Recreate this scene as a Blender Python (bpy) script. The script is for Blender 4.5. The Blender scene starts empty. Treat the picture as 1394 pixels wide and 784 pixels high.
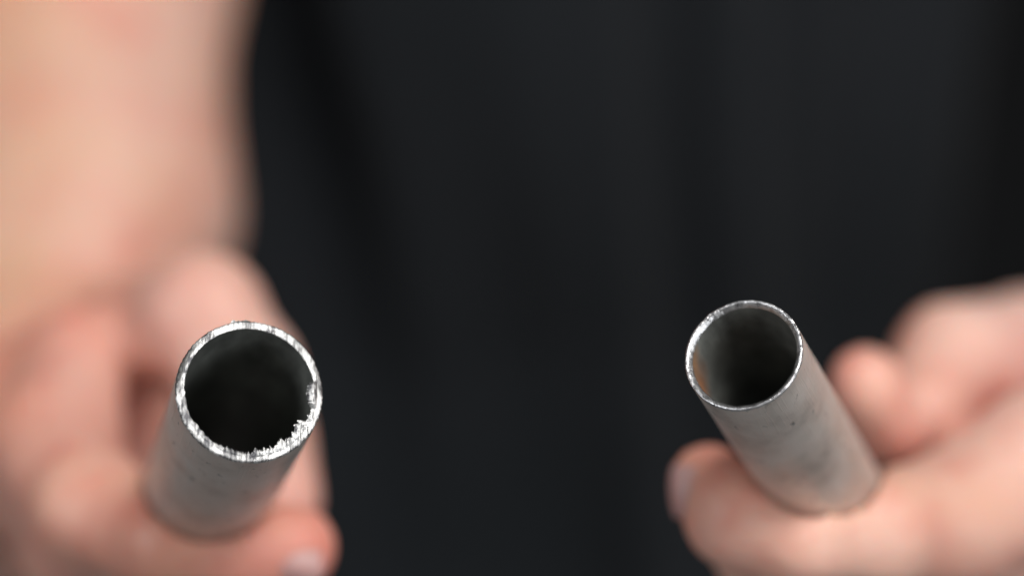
import bpy, math, random
import numpy as np
from mathutils import Matrix, Vector

random.seed(4)
rng = np.random.default_rng(4)
S = bpy.context.scene
COL = S.collection

# ------------------------------------------------------------------ camera
FPX = 3098.0            # focal length in pixels of the 1394 wide photograph
cam_d = bpy.data.cameras.new('camera')
cam = bpy.data.objects.new('camera', cam_d)
COL.objects.link(cam)
CM = Matrix.Translation((0, 0, 1.30)) @ Matrix.Rotation(math.radians(70), 4, 'X')
cam.matrix_world = CM
cam_d.sensor_width = 36.0
cam_d.lens = 36.0 * FPX / 1394.0
cam_d.clip_start = 0.02
cam_d.clip_end = 50
cam_d.dof.use_dof = True
cam_d.dof.focus_distance = 0.400
cam_d.dof.aperture_fstop = 3.0
S.camera = cam
CMn = np.array(CM)


def P(px, py, d):
    """point seen at photograph pixel (px,py) at depth d mm -> camera-frame mm"""
    return np.array([(px - 697.0) / FPX * d, -(py - 392.0) / FPX * d, -d])


def W(p):
    """camera-frame mm -> world metres"""
    p = np.asarray(p, float) * 0.001
    return p @ CMn[:3, :3].T + CMn[:3, 3]


# ------------------------------------------------------------------ world and lamps
wd = bpy.data.worlds.new('World')
S.world = wd
wd.use_nodes = True
bg = wd.node_tree.nodes['Background']
bg.inputs[0].default_value = (0.95, 0.95, 0.96, 1)
bg.inputs[1].default_value = 0.12


def area(name, pos, target, size, power, col, size_y=None):
    l = bpy.data.lights.new(name, 'AREA')
    l.energy = power
    l.color = col
    l.shape = 'RECTANGLE'
    l.size = size
    l.size_y = size_y or size
    o = bpy.data.objects.new(name, l)
    COL.objects.link(o)
    a, b = Vector(W(pos)), Vector(W(target))
    o.location = a
    o.rotation_euler = (b - a).to_track_quat('-Z', 'Y').to_euler()
    return o


area('key_softbox', (330, 620, 260), (0, -20, -470), 0.50, 9.6, (1.0, 0.97, 0.94), 0.35)
area('fill_softbox', (-620, 160, 60), (0, -20, -450), 0.40, 2.2, (0.96, 0.98, 1.0), 0.5)
area('low_softbox', (520, -120, 40), (0, -30, -450), 0.25, 1.7, (0.96, 0.98, 1.0), 0.45)

S.view_settings.view_transform = 'Standard'
S.view_settings.look = 'None'
S.view_settings.exposure = 0.0
S.view_settings.gamma = 1.0
S.cycles.use_denoising = True
S.cycles.max_bounces = 8


# ------------------------------------------------------------------ materials
def newmat(name):
    m = bpy.data.materials.new(name)
    m.use_nodes = True
    nt = m.node_tree
    b = nt.nodes['Principled BSDF']
    return m, nt, b


def nn(nt, kind, **kw):
    n = nt.nodes.new(kind)
    for k, v in kw.items():
        setattr(n, k, v)
    return n


def mapping(nt, scale, rot=(0, 0, 0), loc=(0, 0, 0)):
    tc = nn(nt, 'ShaderNodeTexCoord')
    mp = nn(nt, 'ShaderNodeMapping')
    mp.inputs['Scale'].default_value = scale
    mp.inputs['Rotation'].default_value = rot
    mp.inputs['Location'].default_value = loc
    nt.links.new(tc.outputs['Object'], mp.inputs[0])
    return mp


def noise(nt, mp, scale, detail=4, rough=0.6):
    n = nn(nt, 'ShaderNodeTexNoise')
    n.inputs['Scale'].default_value = scale
    n.inputs['Detail'].default_value = detail
    n.inputs['Roughness'].default_value = rough
    nt.links.new(mp.outputs[0], n.inputs['Vector'])
    return n


def ramp(nt, src, stops):
    r = nn(nt, 'ShaderNodeValToRGB')
    els = r.color_ramp.elements
    while len(els) < len(stops):
        els.new(0.5)
    for e, (p, c) in zip(els, stops):
        e.position = p
        e.color = (c[0], c[1], c[2], 1) if isinstance(c, tuple) else (c, c, c, 1)
    nt.links.new(src, r.inputs[0])
    return r


def bump(nt, src, b, dist, strength=1.0, prev=None):
    bp = nn(nt, 'ShaderNodeBump')
    bp.inputs['Strength'].default_value = strength
    bp.inputs['Distance'].default_value = dist
    nt.links.new(src, bp.inputs['Height'])
    if prev:
        nt.links.new(prev.outputs[0], bp.inputs['Normal'])
    nt.links.new(bp.outputs[0], b.inputs['Normal'])
    return bp


def mat_skin():
    m, nt, b = newmat('skin')
    mp = mapping(nt, (1, 1, 1))
    n1 = noise(nt, mp, 14, 3, 0.5)
    r = ramp(nt, n1.outputs[0], [(0.30, (0.73, 0.385, 0.265)), (0.5, (0.76, 0.455, 0.36)), (0.70, (0.80, 0.54, 0.46))])
    at = nn(nt, 'ShaderNodeAttribute', attribute_name='flush')
    nb = noise(nt, mp, 55, 4, 0.6)
    rb = ramp(nt, nb.outputs[0], [(0.46, 0.0), (0.70, 0.45)])
    ad = nn(nt, 'ShaderNodeMath', operation='ADD', use_clamp=True)
    nt.links.new(at.outputs['Fac'], ad.inputs[0]); nt.links.new(rb.outputs[0], ad.inputs[1])
    mx = nn(nt, 'ShaderNodeMix', data_type='RGBA')
    mx.inputs[7].default_value = (0.66, 0.20, 0.15, 1)  # red for flushed skin and for the shade painted in the creases
    nt.links.new(ad.outputs[0], mx.inputs[0])
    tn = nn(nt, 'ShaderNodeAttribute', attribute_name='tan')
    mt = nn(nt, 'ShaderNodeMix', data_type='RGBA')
    mt.inputs[7].default_value = (0.66, 0.42, 0.25, 1)  # colour of the warm shading painted on the forearm
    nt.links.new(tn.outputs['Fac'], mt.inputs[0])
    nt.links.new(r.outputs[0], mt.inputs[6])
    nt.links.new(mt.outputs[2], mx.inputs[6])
    nt.links.new(mx.outputs[2], b.inputs['Base Color'])
    b.inputs['Subsurface Weight'].default_value = 0.55
    b.inputs['Subsurface Radius'].default_value = (1.0, 0.35, 0.2)
    b.inputs['Subsurface Scale'].default_value = 0.004
    n2 = noise(nt, mp, 500, 3, 0.6)
    rr = ramp(nt, n2.outputs[0], [(0.3, 0.42), (0.7, 0.56)])
    nt.links.new(rr.outputs[0], b.inputs['Roughness'])
    n3 = noise(nt, mapping(nt, (1, 1, 3)), 160, 4, 0.6)
    bump(nt, n3.outputs[0], b, 0.0005, 0.5)
    return m


def mat_nail():
    m, nt, b = newmat('fingernail')
    n = noise(nt, mapping(nt, (1, 1, 1)), 90, 2)
    r = ramp(nt, n.outputs[0], [(0.35, (0.50, 0.27, 0.25)), (0.7, (0.57, 0.34, 0.32))])
    nt.links.new(r.outputs[0], b.inputs['Base Color'])
    b.inputs['Roughness'].default_value = 0.45
    b.inputs['Subsurface Weight'].default_value = 0.3
    b.inputs['Subsurface Scale'].default_value = 0.002
    return m


def mat_shirt():
    m, nt, b = newmat('black_cotton')
    mp = mapping(nt, (1, 1, 1))
    n1 = noise(nt, mp, 6, 3, 0.5)
    r = ramp(nt, n1.outputs[0], [(0.3, (0.0115, 0.0145, 0.0175)), (0.7, (0.018, 0.0205, 0.0245))])
    nt.links.new(r.outputs[0], b.inputs['Base Color'])
    b.inputs['Roughness'].default_value = 0.95
    b.inputs['Specular IOR Level'].default_value = 0.2
    b.inputs['Sheen Weight'].default_value = 0.04
    wv = nn(nt, 'ShaderNodeTexWave')
    wv.inputs['Scale'].default_value = 700
    nt.links.new(mp.outputs[0], wv.inputs[0])
    bump(nt, wv.outputs[1], b, 0.0003, 0.3)
    return m


def mat_backdrop():
    m, nt, b = newmat('dark_backdrop')
    n1 = noise(nt, mapping(nt, (1, 1, 1)), 3, 3, 0.5)
    r = ramp(nt, n1.outputs[0], [(0.3, (0.012, 0.013, 0.015)), (0.7, (0.018, 0.019, 0.021))])
    nt.links.new(r.outputs[0], b.inputs['Base Color'])
    b.inputs['Roughness'].default_value = 0.9
    return m


def mat_cut():
    """freshly sawn end: bright, streaked by the saw"""
    m, nt, b = newmat('sawn_aluminium')
    b.inputs['Metallic'].default_value = 1.0
    mp = mapping(nt, (2600, 420, 420), (0, 0, 0.14))
    n1 = noise(nt, mp, 1.0, 4, 0.65)
    mp2 = mapping(nt, (1, 1, 1))
    n2 = noise(nt, mp2, 420, 4, 0.7)
    n3 = noise(nt, mp2, 230, 2, 0.5)
    ma = nn(nt, 'ShaderNodeMath', operation='MULTIPLY_ADD')
    ma.inputs[1].default_value = 0.9
    ma.inputs[2].default_value = -0.435
    nt.links.new(n3.outputs[0], ma.inputs[0])
    mb = nn(nt, 'ShaderNodeMath', operation='ADD')
    nt.links.new(ma.outputs[0], mb.inputs[0]); nt.links.new(n1.outputs[0], mb.inputs[1])
    r = ramp(nt, mb.outputs[0], [(0.38, (0.17, 0.17, 0.18)), (0.47, (0.50, 0.50, 0.50)), (0.58, (0.92, 0.92, 0.91))])
    at = nn(nt, 'ShaderNodeAttribute', attribute_name='smear')
    mx = nn(nt, 'ShaderNodeMix', data_type='RGBA')
    mx.inputs[7].default_value = (0.17, 0.17, 0.165, 1)
    nt.links.new(at.outputs['Fac'], mx.inputs[0])
    nt.links.new(r.outputs[0], mx.inputs[6])
    nt.links.new(mx.outputs[2], b.inputs['Base Color'])
    rr = ramp(nt, n2.outputs[0], [(0.35, 0.34), (0.65, 0.62)])
    nt.links.new(rr.outputs[0], b.inputs['Roughness'])
    bp = bump(nt, n1.outputs[0], b, 0.00035, 0.9)
    bump(nt, n2.outputs[0], b, 0.0005, 0.8, bp)
    return m


def mat_outer(name, seed, tone=1.0):
    m, nt, b = newmat(name)
    b.inputs['Metallic'].default_value = 0.75
    mp = mapping(nt, (1, 1, 1), loc=(seed, seed, 0))
    n1 = noise(nt, mp, 110, 5, 0.6)
    r = ramp(nt, n1.outputs[0], [(0.3, (0.50 * tone, 0.47 * tone, 0.435 * tone)), (0.5, (0.66 * tone, 0.62 * tone, 0.575 * tone)), (0.72, (0.74 * tone, 0.70 * tone, 0.66 * tone))])
    # long fine scratches along the tube and a few scuffs
    n2 = noise(nt, mapping(nt, (2400, 2400, 70)), 1.0, 3, 0.6)
    sc = ramp(nt, n2.outputs[0], [(0.55, 0.0), (0.66, 1.0)])
    vor = noise(nt, mapping(nt, (500, 500, 260), (0.4, 0.9, 0.3), (seed, 0, 0)), 1.0, 2, 0.5)
    vs = ramp(nt, vor.outputs[0], [(0.655, 0.0), (0.76, .8)])
    mx = nn(nt, 'ShaderNodeMix', data_type='RGBA')
    mx.inputs[7].default_value = (0.20, 0.21, 0.21, 1)
    nt.links.new(vs.outputs[0], mx.inputs[0])
    nt.links.new(r.outputs[0], mx.inputs[6])
    nt.links.new(mx.outputs[2], b.inputs['Base Color'])
    rr = ramp(nt, n1.outputs[0], [(0.3, 0.38), (0.7, 0.52)])
    nt.links.new(rr.outputs[0], b.inputs['Roughness'])
    bp = bump(nt, sc.outputs[0], b, 0.00006, 0.5)
    bump(nt, n1.outputs[0], b, 0.0003, 0.35, bp)
    return m


def mat_inner(name, stain=False):
    m, nt, b = newmat(name)
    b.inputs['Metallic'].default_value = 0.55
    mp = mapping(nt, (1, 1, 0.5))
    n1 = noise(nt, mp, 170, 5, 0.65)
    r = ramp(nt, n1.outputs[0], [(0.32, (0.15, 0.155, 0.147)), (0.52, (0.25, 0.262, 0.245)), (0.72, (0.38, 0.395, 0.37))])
    last = r.outputs[0]
    if stain:
        # brown rust-like stain of its own shape low on one side of the bore
        tc = nn(nt, 'ShaderNodeTexCoord')
        for (cx, cy, cz, rad, colr) in STAINS:
            vm = nn(nt, 'ShaderNodeVectorMath', operation='DISTANCE')
            vm.inputs[1].default_value = (cx, cy, cz)
            nz = noise(nt, mp, 300, 3, 0.6)
            mpv = nn(nt, 'ShaderNodeVectorMath', operation='MULTIPLY_ADD')
            mpv.inputs[1].default_value = (0.004, 0.004, 0.004)
            nt.links.new(nz.outputs[1], mpv.inputs[0])
            nt.links.new(tc.outputs['Object'], mpv.inputs[2])
            nt.links.new(mpv.outputs[0], vm.inputs[0])
            rs = ramp(nt, vm.outputs['Value'], [(rad * 0.35, 1.0), (rad, 0.0)])
            mx = nn(nt, 'ShaderNodeMix', data_type='RGBA')
            mx.inputs[7].default_value = (*colr, 1)
            nt.links.new(rs.outputs[0], mx.inputs[0])
            nt.links.new(last, mx.inputs[6])
            last = mx.outputs[2]
    nt.links.new(last, b.inputs['Base Color'])
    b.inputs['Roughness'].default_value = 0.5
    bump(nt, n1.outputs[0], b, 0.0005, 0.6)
    return m


# bore-local positions in metres (x right, y up, z towards the mouth)
STAINS = [(-0.0098 + 0.002, -0.0035 + 0.002, -0.0060 + 0.002, 0.0052, (0.62, 0.25, 0.10)),
          (-0.0100 + 0.002, 0.0008 + 0.002, -0.0022 + 0.002, 0.0028, (0.50, 0.27, 0.14))]


def mat_rim():
    m, nt, b = newmat('deburred_rim')
    b.inputs['Metallic'].default_value = 1.0
    mp = mapping(nt, (1, 1, 1))
    n1 = noise(nt, mp, 520, 4, 0.7)
    r = ramp(nt, n1.outputs[0], [(0.32, (0.42, 0.42, 0.43)), (0.55, (0.72, 0.72, 0.73)), (0.7, (0.9, 0.9, 0.9))])
    nt.links.new(r.outputs[0], b.inputs['Base Color'])
    rr = ramp(nt, n1.outputs[0], [(0.35, 0.26), (0.65, 0.42)])
    nt.links.new(rr.outputs[0], b.inputs['Roughness'])
    bump(nt, n1.outputs[0], b, 0.0005, 0.55)
    return m


# ------------------------------------------------------------------ helpers
def mesh_obj(name, verts, faces, m, parent=None, loc=None, smooth=True):
    me = bpy.data.meshes.new(name)
    me.from_pydata([tuple(v) for v in verts], [], [tuple(int(i) for i in f) for f in faces])
    me.validate()
    me.update()
    if smooth:
        me.polygons.foreach_set('use_smooth', [True] * len(me.polygons))
    me.materials.append(m)
    o = bpy.data.objects.new(name, me)
    COL.objects.link(o)
    if parent:
        o.parent = parent
    if loc is not None:
        o.location = loc
    return o


def grid_faces(nu, nv, wrap_u=True):
    """rings v of nu points each; index = v*nu+u"""
    f = []
    for v in range(nv - 1):
        for u in range(nu if wrap_u else nu - 1):
            u2 = (u + 1) % nu
            f.append((v * nu + u, v * nu + u2, (v + 1) * nu + u2, (v + 1) * nu + u))
    return f


def vnoise(x, y=0.0, seed=0):
    """cheap value noise in 2d, -1..1"""
    x = np.asarray(x, float); y = np.asarray(y, float) + np.zeros_like(x)
    xi = np.floor(x).astype(int); yi = np.floor(y).astype(int)
    xf = x - xi; yf = y - yi
    xf = xf * xf * (3 - 2 * xf); yf = yf * yf * (3 - 2 * yf)

    def h(a, b):
        n = np.sin(a * 127.1 + b * 311.7 + seed * 74.7) * 43758.5453
        return (n - np.floor(n)) * 2 - 1
    return ((h(xi, yi) * (1 - xf) + h(xi + 1, yi) * xf) * (1 - yf) +
            (h(xi, yi + 1) * (1 - xf) + h(xi + 1, yi + 1) * xf) * yf)


# ------------------------------------------------------------------ signed-distance body
def cone_sd(p, a, b, ra, rb):
    ab = b - a
    L2 = float(ab @ ab)
    t = np.clip(((p - a) @ ab) / max(L2, 1e-9), 0, 1)
    q = p - (a + t[:, None] * ab)
    return np.sqrt((q * q).sum(1)) - (ra + (rb - ra) * t)


def smin(a, b, k):
    h = np.clip(0.5 + 0.5 * (b - a) / k, 0, 1)
    return b + (a - b) * h - k * h * (1 - h)


def sdf(p, groups):
    """groups: list of (k, [segments]) ; k blends the group with all before it"""
    d = None
    for k, segs, ki in groups:
        g = None
        for (a, b, ra, rb) in segs:
            s = cone_sd(p, a, b, ra, rb)
            g = s if g is None else smin(g, s, ki)
        d = g if d is None else smin(d, g, k)
    return d


def surface_nets(fn, lo, hi, h=1.6, B=5):
    """sparse surface nets: coarse blocks near the surface only"""
    bs = h * B
    n = np.ceil((hi - lo) / bs).astype(int) + 1
    ii = np.stack(np.meshgrid(*[np.arange(k) for k in n], indexing='ij'), -1).reshape(-1, 3)
    near = []
    for c in range(0, len(ii), 200000):
        q = ii[c:c + 200000]
        v = fn(lo + (q + 0.5) * bs)
        near.append(q[np.abs(v) < bs * 1.15])
    blocks = np.concatenate(near)
    g = np.stack(np.meshgrid(*[np.arange(B)] * 3, indexing='ij'), -1).reshape(-1, 3)
    cells = (blocks[:, None, :] * B + g[None]).reshape(-1, 3)
    M = 1 << 14
    key = lambda c: (c[:, 0].astype(np.int64) * M + c[:, 1]) * M + c[:, 2]
    corners = [(i, j, k) for i in (0, 1) for j in (0, 1) for k in (0, 1)]
    allc = np.unique(np.concatenate([key(cells + np.array(o)) for o in corners]))
    cc = np.stack([allc // (M * M), (allc // M) % M, allc % M], 1)
    val = np.concatenate([fn(lo + cc[i:i + 300000] * h) for i in range(0, len(cc), 300000)])
    look = lambda c: val[np.searchsorted(allc, key(c))]
    V = np.stack([look(cells + np.array(o)) for o in corners], 1)
    act = (V.min(1) < 0) & (V.max(1) >= 0)
    cells = cells[act]; V = V[act]
    ca = np.array(corners, float)
    acc = np.zeros((len(cells), 3)); cnt = np.zeros(len(cells))
    for i in range(8):
        for j in range(i + 1, 8):
            if np.abs(ca[i] - ca[j]).sum() != 1:
                continue
            s = (V[:, i] < 0) != (V[:, j] < 0)
            t = np.where(s, V[:, i] / np.where(s, V[:, i] - V[:, j], 1), 0)
            acc += np.where(s[:, None], ca[i] + t[:, None] * (ca[j] - ca[i]), 0)
            cnt += s
    verts = lo + (cells + acc / cnt[:, None]) * h
    ck = key(cells)
    order = np.argsort(ck); cks = ck[order]

    def idx(c):
        k = key(c)
        p = np.clip(np.searchsorted(cks, k), 0, len(cks) - 1)
        return np.where(cks[p] == k, order[p], -1)
    faces = []
    for ax in range(3):
        e = np.zeros(3, int); e[ax] = 1
        c0 = 0
        ci = corners.index((0, 0, 0)); cj = corners.index(tuple(e))
        s0 = V[:, ci] < 0; s1 = V[:, cj] < 0
        m = s0 != s1
        b, c = [np.eye(3, dtype=int)[(ax + k) % 3] for k in (1, 2)]
        q = cells[m]
        quad = np.stack([idx(q), idx(q - b), idx(q - b - c), idx(q - c)], 1)
        flip = ~s0[m]
        ok = (quad >= 0).all(1)
        quad = quad[ok]; flip = flip[ok]
        quad[flip] = quad[flip][:, ::-1]
        faces.append(quad)
    return verts, np.concatenate(faces)[:, ::-1]


# ------------------------------------------------------------------ tube frames
def tube_frame(px, py, theta, sx, sy, d=400.0):
    c = P(px, py, d)
    ray = c / np.linalg.norm(c)
    scr = np.array([sx, -sy, 0.0]); scr /= np.linalg.norm(scr)
    scr = scr - ray * (scr @ ray); scr /= np.linalg.norm(scr)
    th = math.radians(theta)
    a = ray * math.cos(th) + scr * math.sin(th)      # direction away from the mouth
    z = -a
    x = np.array([1.0, 0, 0]); x -= z * (x @ z); x /= np.linalg.norm(x)
    y = np.cross(z, x)
    return c, a, x, y, z


LT = tube_frame(340, 532, 18.6, -0.39, 0.92)
RT = tube_frame(1011.5, 482, 28.8, 0.53, 0.85)
L_R, R_R = 12.95, 10.65

# ------------------------------------------------------------------ setting
M_BACK = mat_backdrop()
bv = [(-3, 2.6, -0.2), (3, 2.6, -0.2), (3, 2.6, 3.2), (-3, 2.6, 3.2)]
bd = mesh_obj('backdrop', bv, [(0, 1, 2, 3)], M_BACK, smooth=False)
bd['kind'] = 'structure'

# ------------------------------------------------------------------ person
SKIN, NAIL, SHIRT = mat_skin(), mat_nail(), mat_shirt()
person = bpy.data.objects.new('person', None)
COL.objects.link(person)
PB = Vector((0, 0.82, 0.72))
person.location = PB
person['label'] = 'person in a black shirt with bare arms, gripping a metal tube in each fist'
person['category'] = 'person'


def chain(pts):
    """pts: (px,py,d,r)"""
    q = [(P(a, b, c), r) for a, b, c, r in pts]
    return [(q[i][0], q[i + 1][0], q[i][1], q[i + 1][1]) for i in range(len(q) - 1)]


def cw(x, y, z):
    """world metres -> camera-frame mm"""
    v = CM.inverted() @ Vector((x, y, z))
    return np.array(v) * 1000


groups = []
# --- chest inside the shirt, shoulders, upper arms (hidden by shirt)
shL, shR = cw(-0.20, 0.83, 1.45), cw(0.20, 0.83, 1.45)
elL, elR = P(170, -590, 690), P(2000, 640, 700)
groups.append((20, [(shL, shR, 42, 42), (cw(0, 0.86, 1.45), cw(0, 0.88, 1.20), 55, 60)], 30))
groups.append((25, [(shL, elL, 42, 38)], 10))
groups.append((25, [(shR, elR, 42, 38)], 10))

# --- arm at the photograph's left
wrL = P(118, 290, 615)
groups.append((20, [(elL, P(102, -60, 655), 40, 44), (P(102, -60, 655), wrL, 44, 38),
                    (P(60, -60, 660), P(40, 300, 605), 38, 27)], 15))
# palm
groups.append((16, [(wrL, P(85, 470, 585), 36, 24), (P(60, 480, 585), P(30, 640, 560), 24, 19),
                    (P(-30, 420, 590), P(-60, 700, 575), 24, 17), (P(40, 640, 545), P(-40, 760, 590), 17, 15), (P(120, 470, 590), P(175, 640, 590), 19, 16), (P(175, 640, 590), P(230, 740, 590), 17, 16)], 12))
# thumb
groups.append((5, chain([(150, 470, 575, 15), (215, 448, 530, 13.8), (276, 430, 508, 13.4)]), 4))
groups.append((4, chain([(276, 430, 508, 13.4), (328, 505, 502, 12.2), (352, 590, 502, 11.0), (376, 680, 498, 10.0)]), 4))
# ball of the index finger and the web beside it
groups.append((4, chain([(-60, 600, 560, 20), (20, 560, 530, 16), (105, 486, 520, 10.5), (80, 590, 502, 13.6)]) + chain([(-20, 640, 540, 19), (50, 640, 510, 15)]), 7))
# index finger, with three more fingers further down the tube
aL = LT[1]
idx = [(66, 608, 500, 14.2), (126, 696, 474, 12.2), (236, 738, 458, 10.6), (325, 748, 457, 10.0), (396, 748, 460, 9.2)]
for i in range(4):
    q = [(P(a, b, c) + aL * (18.5 * i) + np.array([-1.5, 0, 0]) * i * (j == 4), r * (1 - 0.04 * i))
         for j, (a, b, c, r) in enumerate(idx)]
    groups.append((6 if i == 0 else 2.5, [(q[j][0], q[j + 1][0], q[j][1], q[j + 1][1]) for j in range(4)], 4))

# --- arm at the photograph's right
wrR = P(1620, 590, 600)
groups.append((20, [(elR, P(1850, 600, 665), 40, 42), (P(1850, 600, 665), wrR, 42, 30)], 15))
groups.append((16, [(wrR, P(1500, 640, 545), 29, 21), (P(1500, 640, 545), P(1430, 720, 515), 21, 17),
                    (P(1560, 700, 600), P(1450, 790, 560), 24, 17)], 12))
# thumb
groups.append((2.5, chain([(1500, 470, 560, 16), (1400, 478, 538, 13.6), (1300, 491, 516, 13.4)]), 4))
groups.append((3, chain([(1300, 497, 516, 13.8), (1250, 560, 500, 11.0)]), 3))
groups.append((2.2, chain([(1212, 590, 492, 7.6), (1178, 522, 482, 7.9)]), 3))
aR = RT[1]
idxR = [(1420, 640, 486, 17.5), (1300, 708, 474, 14.0), (1185, 722, 454, 11.6), (1085, 730, 446, 10.2), (1002, 705, 446, 9.2), (966, 655, 450, 7.6)]
for i in range(4):
    q = [(P(a, b, c) + aR * (18.0 * i), r * (1 - 0.04 * i)) for a, b, c, r in idxR]
    groups.append((3 if i == 0 else 2.5, [(q[j][0], q[j + 1][0], q[j][1], q[j + 1][1]) for j in range(5)], 4))


def tube_clear(p, T, R):
    """distance to the tube's cylinder, so flesh presses against it instead of passing through"""
    q = p - T[0]
    s = q @ T[1]
    rr = q - s[:, None] * T[1]
    return np.sqrt((rr * rr).sum(1)) - R


pts = np.array([x for _, sg, _ in groups for s in sg for x in (s[0], s[1])])
lo, hi = pts.min(0) - 70, pts.max(0) + 70


def body_fn(p):
    # per-chunk culling keeps this quick
    d = sdf(p, groups)
    for T, R in ((LT, L_R), (RT, R_R)):
        q = p - T[0]
        s = q @ T[1]
        c = np.where((s > 0) & (s < 160), tube_clear(p, T, R + 0.05), 99)
        d = np.maximum(d, -c)
    # low skin unevenness
    x, y, z = p[:, 0], p[:, 1], p[:, 2]
    d = d + 0.35 * np.sin(x * .23 + 1.3 * np.sin(y * .11)) * np.sin(y * .19 + z * .21)
    return d


bvv, bff = surface_nets(body_fn, lo, hi, 1.8, 5)
bw = W(bvv) - np.array(PB)
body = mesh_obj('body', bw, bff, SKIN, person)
# blood-flushed fingertips, knuckles and the web of the thumb, plus painted crease shade
flush_shade = np.zeros(len(bvv))
for (q, rad, amt) in [(P(400, 750, 458), 17, .75), (P(330, 760, 460), 12, .35), (P(376, 680, 498), 16, .45), (P(185, 580, 545), 34, 1.0), (P(95, 640, 490), 26, .45), (P(60, 540, 520), 26, .5), (P(230, 740, 455), 20, .35), (P(285, 430, 500), 16, .3),
                      (P(966, 655, 450), 14, .45), (P(1165, 500, 484), 12, .35), (P(1205, 600, 492), 14, .5), (P(1330, 565, 512), 15, .8), (P(1385, 520, 520), 13, .6), (P(1400, 740, 490), 18, .45),  # right hand's crease and lower edge spots paint shade
                      (P(40, 600, 520), 30, .35), (P(1280, 750, 480), 14, .35)]:
    flush_shade = np.maximum(flush_shade, amt * np.exp(-((bvv - q) ** 2).sum(1) / rad ** 2))
warm_shade = np.zeros(len(bvv))  # warm shade painted into the skin along the forearm's left edge
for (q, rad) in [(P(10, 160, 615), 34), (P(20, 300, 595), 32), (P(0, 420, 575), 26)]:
    warm_shade = np.maximum(warm_shade, 0.85 * np.exp(-((bvv - q) ** 2).sum(1) / rad ** 2))
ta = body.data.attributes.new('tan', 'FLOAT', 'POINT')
ta.data.foreach_set('value', warm_shade.astype(np.float32))
fa = body.data.attributes.new('flush', 'FLOAT', 'POINT')
fa.data.foreach_set('value', flush_shade.astype(np.float32))
sm = body.modifiers.new('smooth', 'SMOOTH'); sm.factor = 0.5; sm.iterations = 2


# nails
def nail(c, tip, normal, w, l):
    """curved plate: c centre (camera-frame mm), tip direction, outward normal"""
    n = normal / np.linalg.norm(normal)
    t = tip - n * (tip @ n); t /= np.linalg.norm(t)
    s = np.cross(n, t)
    nu, nv = 15, 15
    V = []
    for layer in (0, 1):
        for j in range(nv):
            v = j / (nv - 1) * 2 - 1
            for i in range(nu):
                u = i / (nu - 1) * 2 - 1
                # squircle outline
                uu = u * math.sqrt(1 - 0.35 * v * v); vv = v * math.sqrt(1 - 0.3 * u * u)
                hgt = -0.30 * w * uu * uu - 0.10 * l * vv * vv - 0.5 * layer
                V.append(c + s * uu * w / 2 + t * vv * l / 2 + n * hgt)
    F = []
    for layer in (0, 1):
        o = layer * nu * nv
        for j in range(nv - 1):
            for i in range(nu - 1):
                f = (o + j * nu + i, o + j * nu + i + 1, o + (j + 1) * nu + i + 1, o + (j + 1) * nu + i)
                F.append(f if layer == 0 else f[::-1])
    o = nu * nv
    rim = [i for i in range(nu)] + [j * nu + nu - 1 for j in range(1, nv)] + \
          [(nv - 1) * nu + i for i in range(nu - 2, -1, -1)] + [j * nu for j in range(nv - 2, 0, -1)]
    for a, b in zip(rim, rim[1:] + rim[:1]):
        F.append((a, o + a, o + b, b))
    return mesh_obj('fingernail', W(np.array(V)) - np.array(PB), F, NAIL, person)


nrm = np.array([0.10, -0.12, 1.0]); nrm /= np.linalg.norm(nrm)
nail(P(402, 757, 460) + nrm * 9.9, np.array([1.0, -0.15, -0.25]), nrm, 8.5, 11.0)
nrm = np.array([-0.85, 0.05, 0.55]); nrm /= np.linalg.norm(nrm)
nail(P(966, 668, 450) + nrm * 8.9, np.array([-0.30, 1.0, 0.0]), nrm, 9.0, 10.5)

# --- shirt: torso loft with hanging folds, short sleeves
NU, NV = 220, 150
zz = np.linspace(0.60, 1.52, NV)
V = []
ctrl_z = [0.60, 0.80, 1.00, 1.20, 1.36, 1.44, 1.49, 1.52]
ctrl_w = [.175, .168, .160, .176, .215, .205, .13, .075]
ctrl_d = [.100, .092, .085, .122, .125, .095, .075, .065]
for z in zz:
    w = np.interp(z, ctrl_z, ctrl_w); dd = np.interp(z, ctrl_z, ctrl_d)
    u = np.linspace(0, 2 * math.pi, NU, endpoint=False)
    cx = np.sign(np.cos(u)) * np.abs(np.cos(u)) ** 0.85
    sy = np.sign(np.sin(u)) * np.abs(np.sin(u)) ** 0.85
    arc = u * 180 / math.pi / 9
    fold = 0.021 * vnoise(arc * 1.0 + 0.9 * math.sin(z * 6), z * 2.6, 3) + \
        0.004 * vnoise(arc * 2.3 + z * 5, z * 4, 7) + 0.0012 * vnoise(arc * 6 + z * 9, z * 14, 9)
    k = 1 + fold / dd
    for a, b, kk in zip(cx, sy, k):
        V.append((w * a * (1 + (kk - 1) * dd / w), 0.835 + dd * b * kk, z))
F = grid_faces(NU, NV)
F.append(tuple(range(NU))[::-1])
F.append(tuple((NV - 1) * NU + i for i in range(NU)))
shirt = mesh_obj('shirt', np.array(V) - np.array(PB), F, SHIRT, person)


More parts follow.
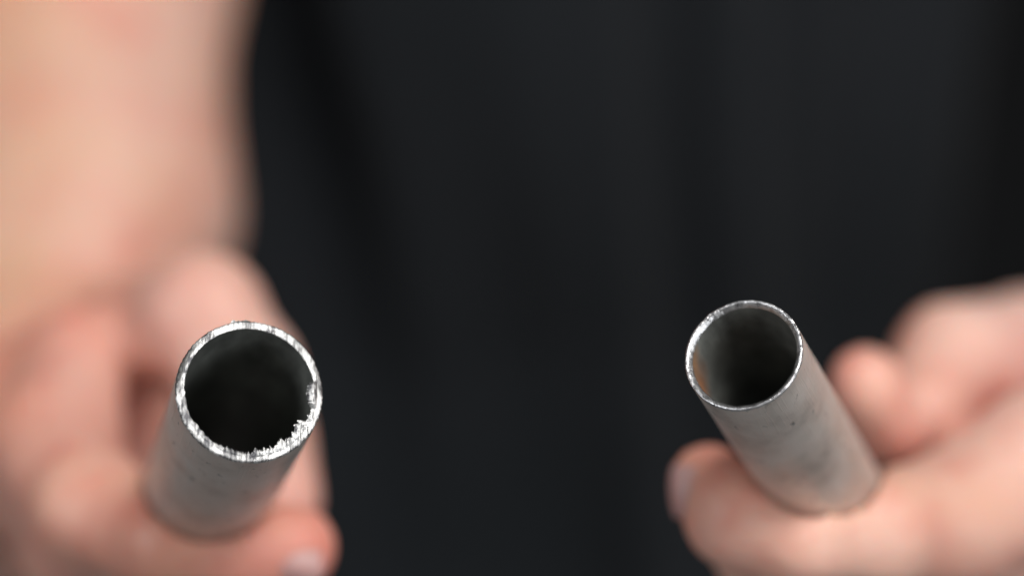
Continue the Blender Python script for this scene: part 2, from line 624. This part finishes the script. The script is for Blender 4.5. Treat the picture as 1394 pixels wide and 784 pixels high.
def sleeve(a, b, r0, r1):
    a, b = np.array(W(a)), np.array(W(b))
    ax = b - a; L = np.linalg.norm(ax); ax /= L
    x = np.cross(ax, [0, 1, 0.01]); x /= np.linalg.norm(x); y = np.cross(ax, x)
    n, m = 64, 24
    V = []
    for layer in (0, 1):
        for j in range(m):
            t = j / (m - 1)
            for i in range(n):
                th = 2 * math.pi * i / n
                r = r0 + (r1 - r0) * t + 0.004 * math.sin(th * 5 + t * 4) * t - 0.0015 * layer
                V.append(a + ax * L * t + (x * math.cos(th) + y * math.sin(th)) * r)
    F = grid_faces(n, m)
    F2 = [tuple(i + n * m for i in f[::-1]) for f in F]
    F += F2
    for i in range(n):
        j = (i + 1) % n
        F.append(((m - 1) * n + i, (m - 1) * n + j, (2 * m - 1) * n + j, (2 * m - 1) * n + i))
    return mesh_obj('sleeve', np.array(V) - np.array(PB), F, SHIRT, person)


sleeve(shL, shL + (elL - shL) * 0.62, 0.068, 0.060)
sleeve(shR, shR + (elR - shR) * 0.62, 0.068, 0.060)


# ------------------------------------------------------------------ tubes
def tube_root(T, label, length):
    c, a, x, y, z = T
    o = bpy.data.objects.new('metal_tube', None)
    COL.objects.link(o)
    R3 = CMn[:3, :3] @ np.stack([x, y, z], 1)
    mw = Matrix([[*R3[i], W(c)[i]] for i in range(3)] + [[0, 0, 0, 1]])
    o.matrix_world = mw
    o['label'] = label
    o['category'] = 'metal tube'
    o['group'] = 'metal tubes held up towards the viewer'
    return o


def ring_mesh(name, prof, nseg, m, parent, disp=None):
    """prof: list of (r,z) mm ; disp(r,z,phi)->(dr,dz)"""
    phi = np.linspace(0, 2 * math.pi, nseg, endpoint=False)
    V = []
    for (r, z) in prof:
        rr = np.full(nseg, float(r)); zz_ = np.full(nseg, float(z))
        if disp:
            dr, dz = disp(rr, zz_, phi)
            rr = rr + dr; zz_ = zz_ + dz
        V.append(np.stack([rr * np.cos(phi), rr * np.sin(phi), zz_], 1) * 0.001)
    return mesh_obj(name, np.concatenate(V), grid_faces(nseg, len(prof)), m, parent)


def abump(phi, c, w):
    d = (phi - math.radians(c) + math.pi) % (2 * math.pi) - math.pi
    return np.exp(-(d / math.radians(w)) ** 2)


CUT, RIM = mat_cut(), mat_rim()
# ---- sawn tube
t1 = tube_root(LT, 'wider metal tube with rough sawn end and jagged burrs, held below the bare forearm', 150)
RI = L_R - 1.42
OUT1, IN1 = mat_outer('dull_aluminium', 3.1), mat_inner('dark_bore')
ring_mesh('outer_wall', [(L_R - 0.01, -0.42)] + [(L_R, -0.42 - 149.0 * (k / 40) ** 1.5) for k in range(1, 41)], 256, OUT1, t1,
          lambda r, z, p: (0.03 * vnoise(p * 9, z * .2), np.where(z > -0.5, -1.05 * abump(p, 163, 17) - .5 * abump(p, 12, 14) + 0.05 * vnoise(p * 40), 0) * 0.45))
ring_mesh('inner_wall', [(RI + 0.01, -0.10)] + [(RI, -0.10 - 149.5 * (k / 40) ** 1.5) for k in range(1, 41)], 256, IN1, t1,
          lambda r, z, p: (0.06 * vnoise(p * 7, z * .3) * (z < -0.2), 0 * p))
ring_mesh('far_end', [(L_R, -149.4), (RI, -149.6)], 256, OUT1, t1)


def cut_disp(r, z, p):
    x = r * np.cos(p); y = r * np.sin(p)
    f = (r - RI) / (L_R - RI)                    # 0 inner .. 1 outer
    st = 0.055 * vnoise(x * 4.2 + y * .5, y * .5, 1) + 0.04 * vnoise(x * 9.0 + y, y * 1.1, 2) + 0.035 * vnoise(x * 3, y * 3, 5)
    ch = 1.05 * abump(p, 163, 17) + 0.50 * abump(p, 12, 14)
    dz = st - ch * np.clip(f - 0.25, 0, 1) ** 1.1 * 0.62
    edge_out = 0.07 * vnoise(p * 38, 0, 8) * (f > 0.9)
    jag = (abump(p, -45, 40) + abump(p, -95, 30) + 0.25) * (f < 0.05)
    dr = edge_out - jag * np.abs(vnoise(p * 48, 0, 4)) ** 1.3 * 0.42
    dz = dz - 0.30 * (f > 0.97) - 0.06 * (f > .85)
    return dr, dz


nr = 11
ring_mesh('sawn_face', [(RI, -0.12)] + [(RI + (L_R - RI) * k / (nr - 1), 0.0) for k in range(nr)] + [(L_R + 0.02, -0.28)], 900, CUT, t1, cut_disp)
fo = bpy.data.objects['sawn_face']
co = np.array([v.co[:] for v in fo.data.vertices]) * 1000
ph_ = np.arctan2(co[:, 1], co[:, 0]); rad_ = np.hypot(co[:, 0], co[:, 1])
smear = np.clip(abump(ph_, 160, 20) * 1.6, 0, 1) * np.clip((rad_ - RI - .45) * 3.5, 0, 1)
smear = np.maximum(smear, 0.55 * np.clip(abump(ph_, 12, 14) * 1.4, 0, 1) * np.clip((rad_ - RI - .5) * 4, 0, 1))
smear = np.maximum(smear, 0.5 * abump(ph_, 48, 12) * (0.5 + 0.5 * vnoise(co[:, 0] * 3, co[:, 1] * 3, 6)))
smear = np.maximum(smear, 0.45 * abump(ph_, -140, 12) * (rad_ > RI + .9))
sa = fo.data.attributes.new('smear', 'FLOAT', 'POINT')
sa.data.foreach_set('value', smear.astype(np.float32))


def burr(phi0, phi1, hfun, zfun, root=RI + 0.45, n=60, seed=1, out=False):
    """ragged lip of torn metal standing off the edge, real thickness"""
    V = []
    ph = np.linspace(math.radians(phi0), math.radians(phi1), n)
    t = np.linspace(0, 1, n)
    env = np.clip(np.minimum(t, 1 - t) * 7, 0, 1) ** 0.6
    K = 6
    for layer in (0, 1):
        for k in range(K):
            f = k / (K - 1)
            h = hfun(t) * env
            r = root + h * f if out else root - (0.45 + h) * f
            z = zfun(t) * env * np.sin(f * 2.4 + .3) + 0.06 * vnoise(ph * 36 + k * 1.7, k * 1.1, seed) * env + 0.05 - 0.35 * layer * (1 - .5 * f)
            z = z + (0 if layer == 0 else -0.05)
            r = r + 0.05 * vnoise(ph * 45 + k, k * .9, seed + 3) * f
            V.append(np.stack([r * np.cos(ph), r * np.sin(ph), z], 1) * 0.001)
    V = np.concatenate(V)
    F = []
    for layer in (0, 1):
        o = layer * K * n
        for k in range(K - 1):
            for i in range(n - 1):
                f = (o + k * n + i, o + k * n + i + 1, o + (k + 1) * n + i + 1, o + (k + 1) * n + i)
                F.append(f[::-1] if layer == 0 else f)
    o = K * n
    for k in (0, K - 1):
        for i in range(n - 1):
            a = k * n + i
            F.append((a, a + 1, o + a + 1, o + a))
    for i in (0, n - 1):
        for k in range(K - 1):
            a, b = k * n + i, (k + 1) * n + i
            F.append((a, b, o + b, o + a))
    return mesh_obj('burr', V, F, CUT, t1, smooth=False)


sp = lambda fr, s, pw=1.5: (lambda t: np.abs(vnoise(t * fr, 0, s)) ** pw)
burr(-13, 13, lambda t: 1.25 + 0.5 * sp(6, 2)(t) - .35 * (t < .25) + .2 * sp(17, 3)(t), lambda t: 1.0 + 0 * t, seed=2)
burr(-26, -11, lambda t: 0.25 + 0.55 * sp(5, 6)(t), lambda t: 0.25 + 0 * t, seed=4)
burr(-46, -25, lambda t: 0.80 + 0.95 * sp(6, 9)(t) + .4 * sp(17, 5)(t), lambda t: 0.35 + 0 * t, seed=6)
burr(-66, -45, lambda t: 0.60 + 0.85 * sp(6, 12)(t) + .5 * sp(19, 7)(t, ), lambda t: 0.3 + 0 * t, seed=8)
burr(-87, -65, lambda t: 0.15 + 0.60 * sp(7, 15)(t) + .6 * sp(20, 8)(t), lambda t: 0.22 + 0 * t, seed=10)
burr(-118, -95, lambda t: 0.05 + 0.45 * sp(5, 18)(t) + .6 * sp(18, 4)(t), lambda t: 0.22 + 0 * t, seed=12)
burr(-148, -124, lambda t: 0.05 + 0.35 * sp(7, 21)(t) + .2 * sp(18, 4)(t), lambda t: 0.15 + 0 * t, seed=14)
burr(-178, -157, lambda t: 0.05 + 0.25 * sp(7, 22)(t), lambda t: 0.12 + 0 * t, seed=15)
burr(92, 108, lambda t: 0.12 + 0.40 * sp(9, 24)(t), lambda t: 0.15 + 0 * t, root=L_R - 0.08, out=True, seed=16)

# ---- deburred tube
t2 = tube_root(RT, 'narrower metal tube with a smooth deburred rim and a brown stain just inside its mouth', 150)
RI2 = R_R - 1.22
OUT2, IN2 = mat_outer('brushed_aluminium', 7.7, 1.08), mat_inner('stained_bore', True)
ring_mesh('outer_wall', [(R_R, -0.55 - 149.0 * (k / 40) ** 1.5) for k in range(41)], 256, OUT2, t2,
          lambda r, z, p: (0.02 * vnoise(p * 9, z * .2), 0 * p))
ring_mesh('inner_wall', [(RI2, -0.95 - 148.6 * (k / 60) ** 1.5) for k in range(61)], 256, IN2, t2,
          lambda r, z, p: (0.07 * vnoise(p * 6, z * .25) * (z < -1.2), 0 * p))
ring_mesh('far_end', [(R_R, -149.5), (RI2, -149.6)], 256, OUT2, t2)
prof = [(RI2 - 0.0, -0.97), (RI2 + .06, -0.82), (RI2 + .25, -0.58), (RI2 + .45, -0.34), (RI2 + .62, -0.16), (RI2 + .78, -0.05),
        (RI2 + .92, -0.01), (RI2 + 1.07, -0.05), (RI2 + 1.17, -0.15), (RI2 + 1.21, -0.33), (RI2 + 1.222, -0.60)]


def rim_disp(r, z, p):
    m = (z > -0.75)
    return (0.035 * vnoise(p * 14, 0, 3) + 0.03 * vnoise(p * 55, r * 3, 4)) * m * (z > -0.5), \
        (0.06 * vnoise(p * 11, 0, 6) + 0.03 * vnoise(p * 60, r * 4, 5)) * m


ring_mesh('deburred_rim', prof, 720, RIM, t2, rim_disp)
